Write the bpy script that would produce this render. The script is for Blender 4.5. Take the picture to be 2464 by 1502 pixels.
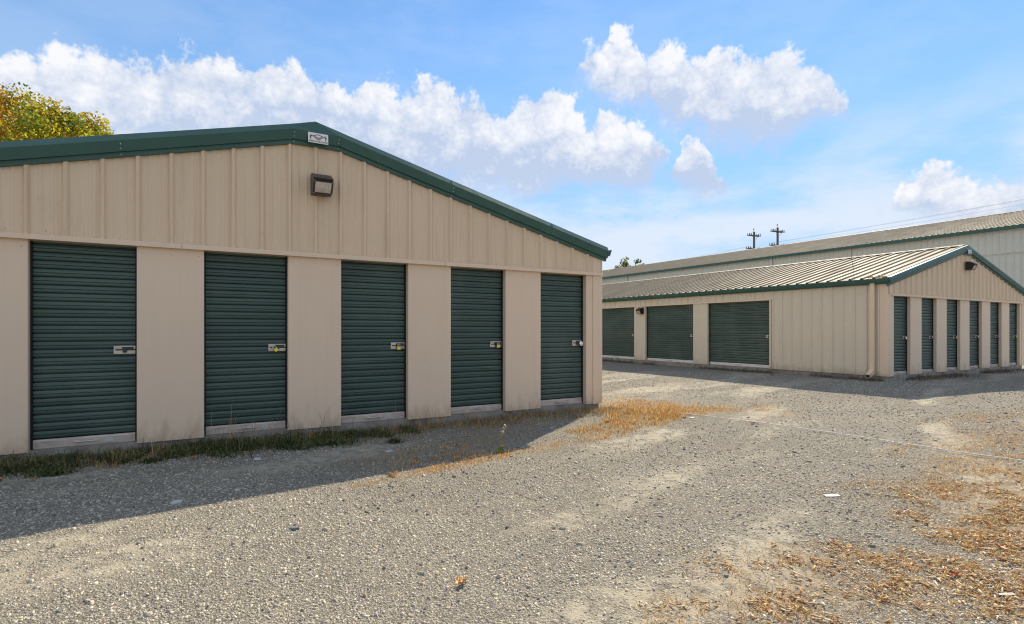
import bpy, math, random
import numpy as np
from math import radians, sin, cos, pi
for o in list(bpy.data.objects): bpy.data.objects.remove(o)
S = bpy.context.scene
COL = S.collection
R = random.Random(11)
NR = np.random.RandomState(7)

# ------------------------------------------------------------------ camera
HC = 1.345
YAW = 30.554
cam = bpy.data.cameras.new('camera'); camo = bpy.data.objects.new('camera', cam)
COL.objects.link(camo); S.camera = camo
cam.sensor_fit = 'HORIZONTAL'; cam.sensor_width = 36; cam.lens = 36 * 1319.63 / 2464
cam.shift_y = 43 / 2464; cam.clip_start = .05; cam.clip_end = 3000
camo.location = (0, 0, HC); camo.rotation_euler = (pi / 2, 0, -radians(YAW))

# ------------------------------------------------------------------ light
SUN_AZ, SUN_EL = 57.3, 39.3
SKY_STR, SUN_STR, EXPO = .15, 3.5, 1.12
SKY_TINT = (.29, .45, .57)
S.view_settings.view_transform = 'Standard'; S.view_settings.look = 'None'
S.view_settings.exposure = EXPO; S.view_settings.gamma = 1; S.view_settings.use_curve_mapping = False
sl = bpy.data.lights.new('sun', 'SUN'); sl.energy = SUN_STR; sl.angle = radians(.53); sl.color = (1, .88, .70)
so = bpy.data.objects.new('sun', sl); COL.objects.link(so)
so.rotation_euler = (radians(90 - SUN_EL), 0, -radians(SUN_AZ) + pi)
so.location = (20, 15, 30)

class NT:
    """small helper round a node tree"""
    def __init__(s, t): s.t = t
    def n(s, kind, **k):
        x = s.t.nodes.new(kind)
        for a, b in k.items():
            if a == 'ins':
                for i, v in b.items():
                    if hasattr(v, 'is_output'): s.t.links.new(v, x.inputs[i])
                    else: x.inputs[i].default_value = v
            else: setattr(x, a, b)
        return x
    def math(s, op, a, b=None, c=None, clamp=False):
        ins = {0: a}
        if b is not None: ins[1] = b
        if c is not None: ins[2] = c
        return s.n('ShaderNodeMath', operation=op, use_clamp=clamp, ins=ins).outputs[0]
    def vm(s, op, a, b=None, out=0):
        ins = {0: a}
        if b is not None: ins[1] = b
        return s.n('ShaderNodeVectorMath', operation=op, ins=ins).outputs[out]
    def noise(s, vec, scale, detail=4, rough=.55, out=0, **k):
        ins = {'Scale': scale, 'Detail': detail, 'Roughness': rough}
        if vec is not None: ins['Vector'] = vec
        return s.n('ShaderNodeTexNoise', ins=ins, **k).outputs[out]
    def ramp(s, f, pts):
        r = s.n('ShaderNodeValToRGB', ins={0: f})
        e = r.color_ramp.elements
        while len(e) < len(pts): e.new(.5)
        for q, (p, c) in zip(e, pts):
            q.position = p; q.color = (c, c, c, 1) if isinstance(c, (int, float)) else (*c, 1)
        return r.outputs[0]
    def mix(s, f, a, b, mode='MIX'):
        m = s.n('ShaderNodeMix', data_type='RGBA', blend_type=mode)
        for i, v in ((0, f), (6, a), (7, b)):
            if hasattr(v, 'is_output'): s.t.links.new(v, m.inputs[i])
            elif i == 0: m.inputs[0].default_value = v
            else: m.inputs[i].default_value = (*v, 1) if len(v) == 3 else v
        return m.outputs[2]
    def maprange(s, v, a, b, c=0, d=1, smooth=True):
        return s.n('ShaderNodeMapRange', interpolation_type='SMOOTHSTEP' if smooth else 'LINEAR',
                   ins={0: v, 1: a, 2: b, 3: c, 4: d}).outputs[0]

# ------------------------------------------------------------------ sky with cumulus clouds: tops and bases by compass bearing (x: 90 degrees, y: 32 degrees of elevation)
CLOUD_T1 = [(0.0161, 0.4738), (0.0224, 0.6134), (0.0342, 0.6516), (0.0423, 0.6634), (0.0507, 0.665), (0.0591, 0.6809), (0.0751, 0.6788), (0.0964, 0.6909), (0.1256, 0.6978), (0.153, 0.7291), (0.1782, 0.74), (0.2066, 0.7375), (0.221, 0.755), (0.2341, 0.7716), (0.2434, 0.7553), (0.2567, 0.765), (0.2713, 0.7512), (0.2906, 0.7369), (0.3101, 0.7359), (0.3212, 0.725), (0.3347, 0.7456), (0.3528, 0.7591), (0.3689, 0.7372), (0.3768, 0.72), (0.3874, 0.7512), (0.4087, 0.7703), (0.4276, 0.7472), (0.4371, 0.7334), (0.4491, 0.7394), (0.4683, 0.7109), (0.4876, 0.6744), (0.5044, 0.6944), (0.5151, 0.7288), (0.5382, 0.7528), (0.5621, 0.7372), (0.5764, 0.6956), (0.5898, 0.6416), (0.5978, 0.6788), (0.6119, 0.6881), (0.6281, 0.6738), (0.642, 0.6269), (0.6624, 0.6047), (0.6738, 0.5612), (0.6818, 0.4756), (0.6871, 0.5578), (0.7038, 0.5863), (0.7176, 0.5672), (0.7252, 0.5009), (0.7367, 0.4625), (0.747, 0.4181), (0.7593, 0.2891), (1.0121, 0.2194)]
CLOUD_B1_ = [(0.0161, 0.4738), (0.0224, 0.4503), (0.1091, 0.4903), (0.2162, 0.5275), (0.2992, 0.5306), (0.3898, 0.4812), (0.4611, 0.4619), (0.5238, 0.4434), (0.5812, 0.4656), (0.6281, 0.4478), (0.6557, 0.4497), (0.6692, 0.5084), (0.6804, 0.5), (0.6914, 0.4491), (0.7132, 0.4203), (0.7346, 0.4175), (0.745, 0.4247), (0.7593, 0.3131), (1.0121, 0.2378)]
CLOUD_T2 = [(0.0161, 0.3053), (0.5333, 0.4178), (0.5669, 0.7538), (0.5812, 0.8125), (0.5907, 0.8594), (0.6048, 0.8444), (0.6142, 0.8812), (0.6244, 0.8925), (0.6374, 0.8759), (0.6466, 0.8422), (0.658, 0.8178), (0.6692, 0.8356), (0.6849, 0.8391), (0.7002, 0.8119), (0.7111, 0.7869), (0.724, 0.8131), (0.7367, 0.8078), (0.7512, 0.7809), (0.7714, 0.7744), (0.7931, 0.7766), (0.8066, 0.7534), (0.816, 0.7281), (0.8307, 0.7078), (0.8361, 0.6694), (0.8486, 0.6319), (0.8573, 0.5891), (0.8677, 0.3634), (0.881, 0.3422), (0.8908, 0.3762), (0.9019, 0.3903), (0.9112, 0.4244), (0.9213, 0.4347), (0.9293, 0.4053), (0.9396, 0.3803), (0.9481, 0.3566), (0.9591, 0.3641), (0.9726, 0.3766), (0.9853, 0.3434), (0.9891, 0.2847)]
CLOUD_B2_ = [(0.0161, 0.3434), (0.5333, 0.4688), (0.5669, 0.7594), (0.5812, 0.7906), (0.6048, 0.72), (0.6511, 0.6825), (0.6959, 0.6138), (0.7429, 0.565), (0.7989, 0.5466), (0.8289, 0.5975), (0.8573, 0.5931), (0.8677, 0.3959), (0.881, 0.3478), (0.9036, 0.3053), (0.9338, 0.2781), (0.9726, 0.2622), (0.9853, 0.2862), (0.9891, 0.3131)]

W = bpy.data.worlds.new('World'); S.world = W; W.use_nodes = True
W.cycles.sampling_method = 'MANUAL'; W.cycles.sample_map_resolution = 256
T = NT(W.node_tree); W.node_tree.nodes.clear()
sk = T.n('ShaderNodeTexSky', sky_type='NISHITA', sun_disc=False, sun_elevation=radians(SUN_EL), sun_rotation=radians(SUN_AZ),
         altitude=300, air_density=1.0, dust_density=.0, ozone_density=1.5)
dirv = T.vm('NORMALIZE', T.n('ShaderNodeTexCoord').outputs['Generated'])
sx = T.n('ShaderNodeSeparateXYZ', ins={0: dirv})
az = T.math('MULTIPLY', T.math('ARCTAN2', sx.outputs[0], sx.outputs[1]), 180 / pi)
az = T.math('WRAP', az, 75.5, -14.5)                       # the clouds in view go on round the sky
el = T.math('MULTIPLY', T.math('ARCSINE', sx.outputs[2]), 180 / pi)
hi = T.math('GREATER_THAN', el, 32.)
elc = T.math('MULTIPLY_ADD', hi, T.math('SUBTRACT', T.math('MULTIPLY', T.math('SUBTRACT', el, 32.), .55), el), el)
ae = T.n('ShaderNodeCombineXYZ', ins={0: az, 1: elc}).outputs[0]
w1 = T.n('ShaderNodeSeparateXYZ', ins={0: T.vm('SUBTRACT', T.noise(ae, .42, 2.5, .5, out=1, noise_dimensions='2D'), (.5, .5, .5))})
azw = T.math('MULTIPLY_ADD', w1.outputs[0], 1.9, az)
elw = T.math('MULTIPLY_ADD', w1.outputs[1], 1.7, elc)
vor = T.n('ShaderNodeTexVoronoi', voronoi_dimensions='2D', feature='F1',
          ins={'Vector': T.n('ShaderNodeCombineXYZ', ins={0: azw, 1: T.math('MULTIPLY', elw, 1.15)}).outputs[0], 'Scale': .36, 'Detail': 2.2, 'Roughness': .42}).outputs[0]
fine = T.noise(ae, 1.9, 3, .6, noise_dimensions='2D')
puff = T.math('ADD', T.math('MULTIPLY_ADD', vor, -1.7, .72), T.math('MULTIPLY_ADD', fine, 1.5, -.75))               # round billows, in degrees
u = T.math('DIVIDE', T.math('ADD', azw, 14.5), 90)
def curve(pts):
    n = T.n('ShaderNodeFloatCurve', ins={0: 1., 1: u}); c = n.mapping.curves[0]
    for _ in range(len(pts) - 2): c.points.new(.5, .5)
    for q, (x, y) in zip(c.points, sorted((max(0, min(1, x)), y) for x, y in pts)): q.location = (x, y); q.handle_type = 'AUTO_CLAMPED'
    n.mapping.extend = 'HORIZONTAL'; n.mapping.update()
    return T.math('MULTIPLY', n.outputs[0], 32)
def layer(t, b):
    t = curve(t); b = curve(b)
    up = T.math('ADD', T.math('SUBTRACT', t, elw), T.math('ADD', puff, .5))
    dn = T.math('MULTIPLY_ADD', T.math('SUBTRACT', elw, b), .36, T.math('MULTIPLY_ADD', puff, .5, .95))
    d = T.math('MINIMUM', up, dn)
    v = T.math('DIVIDE', T.math('SUBTRACT', elw, b), T.math('MAXIMUM', T.math('SUBTRACT', t, b), 1.))
    return T.math('MULTIPLY', T.maprange(d, -.1, 1.0), T.maprange(v, -.35, .25, .35, 1.)), v
cA, vA = layer(CLOUD_T1, CLOUD_B1_)
cB, vB = layer(CLOUD_T2, CLOUD_B2_)
cover = T.math('MAXIMUM', cA, cB)
v = T.math('MULTIPLY_ADD', T.math('GREATER_THAN', cB, cA), T.math('SUBTRACT', vB, vA), vA)
wsp = T.noise(T.vm('MULTIPLY', ae, (.06, .16, 0)), 1.0, 5, .6, noise_dimensions='2D')
bright = T.math('ADD', T.maprange(v, -.15, .95, -.05, .80), T.math('MULTIPLY_ADD', vor, -.75, .42))
bright = T.math('ADD', bright, T.math('MULTIPLY_ADD', wsp, 1.6, -.80))
bright = T.math('ADD', bright, T.math('MULTIPLY_ADD', fine, .7, -.35), clamp=True)
CL = 1 / (SKY_STR * 2 ** EXPO)
def scl(c): return tuple(x * CL for x in c)
litS = T.mix(bright, scl((.55, .645, .83)), scl((.98, .98, 1.0)))
back = T.vm('DOT_PRODUCT', dirv, (-sin(radians(SUN_AZ)), -cos(radians(SUN_AZ)), .0), out=1)   # clouds away from the sun are lit on the side we see
litS = T.mix(1.0, litS, T.vm('ADD', (1, 1, 1), T.vm('MULTIPLY', (1.05, .90, .70), T.maprange(back, -.3, .8))), 'MULTIPLY')
wispm = T.math('MULTIPLY', T.maprange(wsp, .34, .66), T.maprange(elc, 9, 21, .9, .14))
haze = T.maprange(el, 0, 34, .95, .22)
blue = T.mix(1.0, sk.outputs[0], SKY_TINT, 'MULTIPLY')
c1 = T.mix(haze, blue, scl((.42, .64, .92)))
c2 = T.mix(wispm, c1, scl((.78, .86, .98)))
c3 = T.mix(T.math('MULTIPLY', cover, .95), c2, litS)
bg = T.n('ShaderNodeBackground', ins={0: c3, 1: SKY_STR})
T.t.links.new(bg.outputs[0], T.n('ShaderNodeOutputWorld').inputs[0])
S.cycles.use_denoising = True; S.cycles.filter_width = 1.15
S.cycles.max_bounces = 5; S.cycles.diffuse_bounces = 3; S.cycles.glossy_bounces = 3; S.cycles.transmission_bounces = 3

# ------------------------------------------------------------------ materials
MATS = {}
def mat(name, base, rough=.5, metal=0., fn=None, spec=.5):
    m = bpy.data.materials.new(name); m.use_nodes = True
    T = NT(m.node_tree); b = m.node_tree.nodes['Principled BSDF']
    b.inputs['Base Color'].default_value = (*base, 1); b.inputs['Roughness'].default_value = rough
    b.inputs['Metallic'].default_value = metal; b.inputs['Specular IOR Level'].default_value = spec
    if fn: fn(T, b)
    MATS[name] = m
    return m
def bump(T, b, h, dist=.002, strength=1.):
    n = T.n('ShaderNodeBump', ins={'Strength': strength, 'Distance': dist, 'Height': h})
    T.t.links.new(n.outputs[0], b.inputs['Normal'])
def gpos(T): return T.n('ShaderNodeNewGeometry').outputs['Position']

def paint(base, streak=.25, grain=.02, dirt=(.32, .22, .13), low=False, bumpd=.0012):
    def fn(T, b):
        p = gpos(T)
        st = T.noise(T.vm('MULTIPLY', p, (9, 9, .35)), 1.0, 5, .65)
        st = T.maprange(st, .48, .80, 0, streak)
        c = T.mix(st, base, tuple(x * y * 1.6 for x, y in zip(base, dirt)))
        big = T.noise(p, .9, 3, .5)
        c = T.mix(T.maprange(big, .35, .7, 0, .16), c, tuple(x * .84 for x in base))
        g = T.noise(p, 170, 2, .7)
        c = T.mix(T.maprange(g, .3, .7, 0, grain, False), c, tuple(x * .35 for x in base))
        T.t.links.new(c, b.inputs['Base Color'])
        # mud splashed up from the ground, scuffs
        zz = T.n('ShaderNodeSeparateXYZ', ins={0: p}).outputs[2]
        sp = T.math('ADD', T.noise(T.vm('MULTIPLY', p, (7, 7, 3)), 1, 5, .7), T.maprange(zz, .1, .62, .22, -.3, False))
        c = T.mix(T.maprange(sp, .42, .85, 0, .6), c, tuple(x * y for x, y in zip(base, (.52, .46, .40))))
        sc = T.noise(T.vm('MULTIPLY', p, (2.2, 2.2, 1.1)), 1, 7, .75)
        c = T.mix(T.maprange(sc, .60, .78, 0, .35), c, tuple(x * y for x, y in zip(base, (.62, .58, .55))))
        T.t.links.new(c, b.inputs['Base Color'])
        bump(T, b, T.math('ADD', T.noise(p, 240, 2, .6), T.math('MULTIPLY', T.noise(p, 5, 2), 2.5)), bumpd, .35)
    return fn
BEIGE = (.72, .53, .345)
mat('beige_paint', BEIGE, .55, fn=paint(BEIGE, .34))
PIER = (.77, .57, .395)
mat('beige_pier', PIER, .6, fn=paint(PIER, .08, .03))
SIDE = (.69, .58, .42)
mat('cream_paint', SIDE, .5, fn=paint(SIDE, .18))
FAR = (.62, .60, .50)
mat('pale_paint', FAR, .5, fn=paint(FAR, .12))
GREEN = (.030, .095, .076)
def greenfn(T, b):
    p = gpos(T)
    c = T.mix(T.maprange(T.noise(T.vm('MULTIPLY', p, (3, 3, 3)), 1, 5, .6), .4, .7), GREEN, (.040, .115, .092))
    g = T.noise(p, 190, 2, .7)
    c = T.mix(T.maprange(g, .3, .75, 0, .25, False), c, (.018, .07, .055))
    T.t.links.new(c, b.inputs['Base Color'])
    bump(T, b, T.noise(p, 3, 2), .01, .25)
mat('green_trim', GREEN, .38, fn=greenfn)
DOOR = (.014, .040, .036)
def doorfn(T, b):
    p = gpos(T)
    n = T.noise(T.vm('MULTIPLY', p, (.8, .8, 3)), 1, 5, .6)
    c = T.mix(T.maprange(n, .35, .7), (.036, .074, .055), (.056, .102, .076))
    dust = T.noise(p, 95, 3, .75)
    c = T.mix(T.maprange(dust, .45, .85, 0, .4, False), c, (.15, .145, .115))
    rnd = T.n('ShaderNodeObjectInfo').outputs['Random']
    c = T.mix(T.maprange(rnd, 0, 1, 0, .28, False), c, (.035, .052, .043))
    fade = T.noise(T.vm('MULTIPLY', p, (1.3, 1.3, .5)), 1, 3, .5)
    c = T.mix(T.maprange(fade, .50, .72, 0, .5), c, (.10, .135, .105))
    sp = T.n('ShaderNodeTexVoronoi', ins={'Vector': p, 'Scale': 5.5}).outputs[0]
    c = T.mix(T.maprange(sp, .035, .02, 0, .5), c, (.4, .4, .36))
    T.t.links.new(c, b.inputs['Base Color'])
    b.inputs['Roughness'].default_value = .42
    bump(T, b, T.noise(p, 6, 3), .006, .3)
mat('door_green', DOOR, .42, fn=doorfn)
mat('dark_gap', (.012, .012, .012), .8)
ROOF = (.36, .30, .215)
def rooffn(T, b):
    p = gpos(T)
    n = T.noise(T.vm('MULTIPLY', p, (.5, 4, 1)), 1, 5, .6)
    c = T.mix(T.maprange(n, .35, .75), ROOF, (.26, .22, .155))
    T.t.links.new(c, b.inputs['Base Color'])
    T.t.links.new(T.maprange(n, .3, .7, .6, .75), b.inputs['Roughness'])
mat('roof_metal', ROOF, .5, .0, fn=rooffn, spec=.06)
def alufn(base):
    def fn(T, b):
        p = gpos(T)
        n = T.noise(T.vm('MULTIPLY', p, (6, 6, 40)), 1, 5, .65)
        c = T.mix(T.maprange(n, .4, .75), base, tuple(x * .62 for x in base))
        T.t.links.new(c, b.inputs['Base Color'])
        T.t.links.new(T.maprange(n, .3, .8, .32, .6), b.inputs['Roughness'])
    return fn
mat('aluminium', (.5, .42, .36), .5, .25, fn=alufn((.56, .45, .37)))
mat('white_bar', (.7, .67, .62), .5, .1, fn=alufn((.72, .68, .62)))
mat('zinc', (.62, .54, .46), .38, .55, fn=alufn((.66, .56, .47)))
mat('dark_steel', (.05, .048, .045), .45, .6)
mat('brass', (.80, .62, .04), .35, .35)
mat('chrome', (.85, .85, .86), .15, 1.)
mat('bronze', (.035, .03, .028), .35, .3)
mat('sticker', (.50, .47, .44), .6)
def lensfn(T, b):
    p = gpos(T)
    n = T.noise(p, 60, 2)
    c = T.mix(T.maprange(n, .35, .7), (.60, .52, .42), (.42, .36, .29))
    T.t.links.new(c, b.inputs['Base Color'])
    b.inputs['Coat Weight'].default_value = 1; b.inputs['Coat Roughness'].default_value = .05
mat('lens_glass', (.55, .48, .4), .3, fn=lensfn)
def concfn(T, b):
    p = gpos(T)
    n = T.noise(p, 5, 6, .65)
    c = T.ramp(n, [(.3, (.15, .125, .095)), (.5, (.27, .235, .19)), (.7, (.36, .33, .28))])
    T.t.links.new(c, b.inputs['Base Color'])
    bump(T, b, T.noise(p, 40, 5, .7), .006, .6)
mat('concrete', (.3, .27, .23), .9, fn=concfn)
mat('sign_white', (.78, .74, .70), .5)
mat('sign_black', (.03, .03, .03), .5)
mat('sign_brown', (.36, .25, .20), .6)
def woodfn(T, b):
    p = gpos(T)
    n = T.noise(T.vm('MULTIPLY', p, (12, 12, .6)), 1, 4, .6)
    T.t.links.new(T.mix(n, (.07, .06, .05), (.17, .15, .125)), b.inputs['Base Color'])
mat('pole_wood', (.12, .1, .08), .9, fn=woodfn)
mat('insulator', (.05, .05, .055), .4)
mat('wire', (.28, .30, .33), .6)
mat('cable_white', (.75, .73, .68), .5)
mat('paper', (.5, .47, .42), .8)
def barkfn(T, b):
    p = gpos(T)
    n = T.noise(T.vm('MULTIPLY', p, (8, 8, 2)), 1, 6, .7)
    T.t.links.new(T.mix(n, (.05, .038, .028), (.16, .13, .10)), b.inputs['Base Color'])
    bump(T, b, n, .05, 1)
mat('bark', (.1, .08, .06), .95, fn=barkfn)
def colattr(trans=0., rough=.8):
    def fn(T, b):
        a = T.n('ShaderNodeVertexColor', layer_name='Col').outputs[0]
        T.t.links.new(a, b.inputs['Base Color'])
        if trans:
            tr = T.n('ShaderNodeBsdfTranslucent', ins={0: a})
            mx = T.n('ShaderNodeMixShader', ins={0: trans, 1: b.outputs[0], 2: tr.outputs[0]})
            T.t.links.new(mx.outputs[0], T.t.nodes['Material Output'].inputs[0])
    return fn
mat('leaf', (.1, .1, .02), .5, fn=colattr(.6), spec=.3)
mat('blade', (.3, .2, .08), .75, fn=colattr(.3), spec=.2)
mat('stone', (.3, .28, .25), .9, fn=colattr(0), spec=.25)
mat('chip', (.4, .3, .2), .85, fn=colattr(.0), spec=.2)

# ------------------------------------------------------------------ mesh helpers
def link(name, me, m=None, parent=None, loc=(0, 0, 0), rz=0., kind=None):
    o = bpy.data.objects.new(name, me); COL.objects.link(o)
    if m and me is not None and not me.materials: me.materials.append(MATS[m])
    o.parent = parent; o.location = loc; o.rotation_euler = (0, 0, rz)
    if kind: o['kind'] = kind
    return o
def empty(name, loc=(0, 0, 0), rz=0.):
    o = bpy.data.objects.new(name, None); COL.objects.link(o); o.location = loc; o.rotation_euler = (0, 0, rz); o.empty_display_size = .2
    return o
def tag(o, label, cat, group=None):
    o['label'] = label; o['category'] = cat
    if group: o['group'] = group
    return o
class MB:
    def __init__(s): s.v = []; s.f = []
    def box(s, x0, x1, y0, y1, z0, z1, bev=0.):
        if bev <= 0:
            return s.hull8([(x0, y0, z0), (x1, y0, z0), (x1, y1, z0), (x0, y1, z0), (x0, y0, z1), (x1, y0, z1), (x1, y1, z1), (x0, y1, z1)])
        b = bev                                              # vertical chamfered edges + chamfered top
        ring = [(x0 + b, y0), (x1 - b, y0), (x1, y0 + b), (x1, y1 - b), (x1 - b, y1), (x0 + b, y1), (x0, y1 - b), (x0, y0 + b)]
        i = len(s.v)
        s.v += [(x, y, z0) for x, y in ring] + [(x, y, z1) for x, y in ring]
        s.f += [tuple(i + 7 - k for k in range(8)), tuple(i + 8 + k for k in range(8))]
        s.f += [(i + k, i + (k + 1) % 8, i + 8 + (k + 1) % 8, i + 8 + k) for k in range(8)]
        return s
    def hull8(s, p):
        i = len(s.v); s.v += p
        s.f += [(i, i + 3, i + 2, i + 1), (i + 4, i + 5, i + 6, i + 7), (i, i + 1, i + 5, i + 4), (i + 1, i + 2, i + 6, i + 5), (i + 2, i + 3, i + 7, i + 6), (i + 3, i, i + 4, i + 7)]
        return s
    def prism(s, poly, x0, x1, axis='x'):
        """poly = (a,b) points extruded along an axis"""
        n = len(poly); i = len(s.v)
        for x in (x0, x1):
            for a, b in poly: s.v.append({'x': (x, a, b), 'y': (a, x, b), 'z': (a, b, x)}[axis])
        s.f += [tuple(i + k for k in range(n)), tuple(i + n + n - 1 - k for k in range(n))]
        s.f += [(i + k, i + n + k, i + n + (k + 1) % n, i + (k + 1) % n) for k in range(n)]
        return s
    def tube(s, a, b, r0, r1=None, n=8, cap=True):
        r1 = r0 if r1 is None else r1
        a = np.array(a, float); b = np.array(b, float); d = b - a; d /= max(np.linalg.norm(d), 1e-9)
        u = np.cross(d, (0, 0, 1) if abs(d[2]) < .9 else (1, 0, 0)); u /= np.linalg.norm(u); w = np.cross(d, u)
        i = len(s.v)
        for c, r in ((a, r0), (b, r1)):
            for k in range(n):
                t = 2 * pi * k / n; s.v.append(tuple(c + r * (cos(t) * u + sin(t) * w)))
        s.f += [(i + k, i + (k + 1) % n, i + n + (k + 1) % n, i + n + k) for k in range(n)]
        if cap: s.f += [tuple(i + n - 1 - k for k in range(n)), tuple(i + n + k for k in range(n))]
        return s
    def path(s, pts, r, n=6):
        for a, b in zip(pts, pts[1:]): s.tube(a, b, r, r, n)
        return s
    def strip(s, rows):
        """rows: list of equally long polylines -> quads between them"""
        i = len(s.v); m = len(rows[0])
        for r in rows: s.v += list(r)
        for a in range(len(rows) - 1):
            for b in range(m - 1):
                s.f.append((i + a * m + b, i + a * m + b + 1, i + (a + 1) * m + b + 1, i + (a + 1) * m + b))
        return s
    def mesh(s, name, m=None, smooth=False):
        me = bpy.data.meshes.new(name); me.from_pydata([tuple(map(float, v)) for v in s.v], [], s.f); me.update()
        if m: me.materials.append(MATS[m])
        if smooth: me.polygons.foreach_set('use_smooth', [True] * len(me.polygons))
        return me
    def build(s, name, m, parent=None, loc=(0, 0, 0), rz=0., kind=None, smooth=False):
        return link(name, s.mesh(name, m, smooth), None, parent, loc, rz, kind)

def soup(name, V, F, col, m, kind='stuff', parent=None):
    """numpy verts (n,3), faces list-array (k, 3|4), per-vertex colours -> one object"""
    me = bpy.data.meshes.new(name)
    k = F.shape[1]
    me.vertices.add(len(V)); me.vertices.foreach_set('co', V.astype(np.float32).ravel())
    me.loops.add(F.size); me.loops.foreach_set('vertex_index', F.astype(np.int32).ravel())
    me.polygons.add(len(F)); me.polygons.foreach_set('loop_start', np.arange(0, F.size, k, dtype=np.int32))
    a = me.color_attributes.new('Col', 'FLOAT_COLOR', 'POINT')
    c4 = np.ones((len(V), 4), np.float32); c4[:, :3] = col
    a.data.foreach_set('color', c4.ravel())
    me.update(calc_edges=True); me.materials.append(MATS[m])
    o = link(name, me, None, parent)
    if kind: o['kind'] = kind
    return o

# value noise for numpy scattering
_perm = NR.rand(256, 256)
def vnoise(x, y):
    xi = np.floor(x).astype(int); yi = np.floor(y).astype(int); fx = x - xi; fy = y - yi
    fx = fx * fx * (3 - 2 * fx); fy = fy * fy * (3 - 2 * fy)
    g = lambda a, b: _perm[a & 255, b & 255]
    return (g(xi, yi) * (1 - fx) + g(xi + 1, yi) * fx) * (1 - fy) + (g(xi, yi + 1) * (1 - fx) + g(xi + 1, yi + 1) * fx) * fy
def fbm(x, y, o=4):
    t = 0; a = .5
    for k in range(o): t = t + a * vnoise(x * 2 ** k + 17 * k, y * 2 ** k + 5 * k); a *= .5
    return t / (1 - .5 ** o)

# ------------------------------------------------------------------ the lie of the land
B1X, B1Y = 5.935 - 9.144, 7.126
B2X, B2Y = 15.72, 7.34
def gz(x, y):
    x = np.asarray(x, float); y = np.asarray(y, float)
    z = .05 * (fbm(x * .35 + 3, y * .35 + 9, 3) - .5) + .022 * (fbm(x * 1.7, y * 1.7, 3) - .5)
    z = z - .10 * np.exp(-((x - 11.6) / 2.6) ** 2) * np.clip((y - 1) / 4, 0, 1)
    z = z + .03 * np.exp(-((y - 7.0) / .5) ** 2) * (x < 6.4)
    far = np.clip((np.hypot(x, y) - 40) / 60, 0, 1)
    return z * (1 - far)
# wheel tracks of pale dust: long streaks, running off along the drive
def track(x, y):
    a = radians(14); u = x * cos(a) + y * sin(a); v = -x * sin(a) + y * cos(a)
    v = v + .35 * np.sin(u * .35)
    u = u + 1.2 * (fbm(x * .8 + 5, y * .8 + 77, 3) - .5); v = v + .5 * (fbm(x * 1.1 + 55, y * 1.1 + 7, 4) - .5)
    n = fbm(u * .33 + 40, v * 1.75 + 12, 4) + .22 * (fbm(x * 3.1, y * 4.3, 4) - .5)
    return np.clip((n - .49) / .24, 0, 1)
# patches of dry growth: (x, y, rx, ry, rotation deg, strength)
DRY = [(6.75, 7.35, .62, 1.05, -20, 1.), (6.1, 6.2, .75, .55, 10, 1.), (5.35, 5.85, 1.0, .45, 22, 1.), (4.75, 5.85, .7, .3, 25, .8), (6.9, 6.4, 1.0, .65, 0, .95), (7.6, 6.3, .9, .45, 0, .7), (7.2, 7.2, .7, .5, 0, .7),
       (4.5, 5.4, .6, .22, 20, .6), (3.6, 5.25, .55, .16, 18, .8), (2.6, 5.06, .65, .13, 14, 1.), (1.8, 4.86, .55, .1, 12, .8),
       (8.9, 6.15, .35, .16, 0, .8), (8.3, 5.75, .4, .16, 0, .7), (8.2, 5.2, .35, .2, 30, .6), (7.3, 5.1, .4, .15, 0, .6), (9.3, 6.9, .5, .12, 0, .4),
       (2.1, 5.0, .5, .10, 12, .9), (3.1, 5.2, .35, .10, 15, .9), (1.35, 4.78, .3, .06, 10, .7), (2.5, 5.35, .5, .22, 14, .8), (1.9, 5.3, .35, .18, 14, .6), (2.0, 5.75, .8, .35, 15, .5), (3.0, 5.9, .9, .4, 15, .55), (3.9, 6.6, 1.1, .3, 5, .55), (2.2, 6.7, 1.2, .35, 5, .4)]
LIT = [(3.75, 1.15, 1.5, .62, -32, 1.15), (2.75, 1.60, .95, .32, -20, 1.0), (4.9, 1.5, 1.1, .62, -15, 1.1), (5.7, 2.05, 1.0, .45, -10, .9), (6.9, 2.35, 1.3, .5, -5, .8),
       (8.8, 2.85, 1.7, .5, 0, .85), (7.1, 3.15, .7, .2, 10, .6), (6.4, 1.2, 1.7, 1.0, 0, 1.1), (1.95, 1.82, .2, .1, 0, .8), (2.35, 1.95, .3, .1, 0, .5), (10.8, 3.7, 1.8, .5, 0, .7), (3.3, 2.0, .5, .14, -20, .5), (5.1, 2.6, .6, .14, -5, .45)]
def patch(L, x, y):
    t = np.zeros(np.shape(x))
    wob = .55 * (fbm(x * 2.3 + 7, y * 2.3 + 31, 4) - .5) * 2
    for cx, cy, rx, ry, a, s in L:
        a = radians(a); dx = x - cx; dy = y - cy
        d = np.hypot((dx * cos(a) + dy * sin(a)) / rx, (-dx * sin(a) + dy * cos(a)) / ry)
        t = np.maximum(t, s * np.clip(1.25 - d + wob * .8, 0, 1))
    return t

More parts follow.
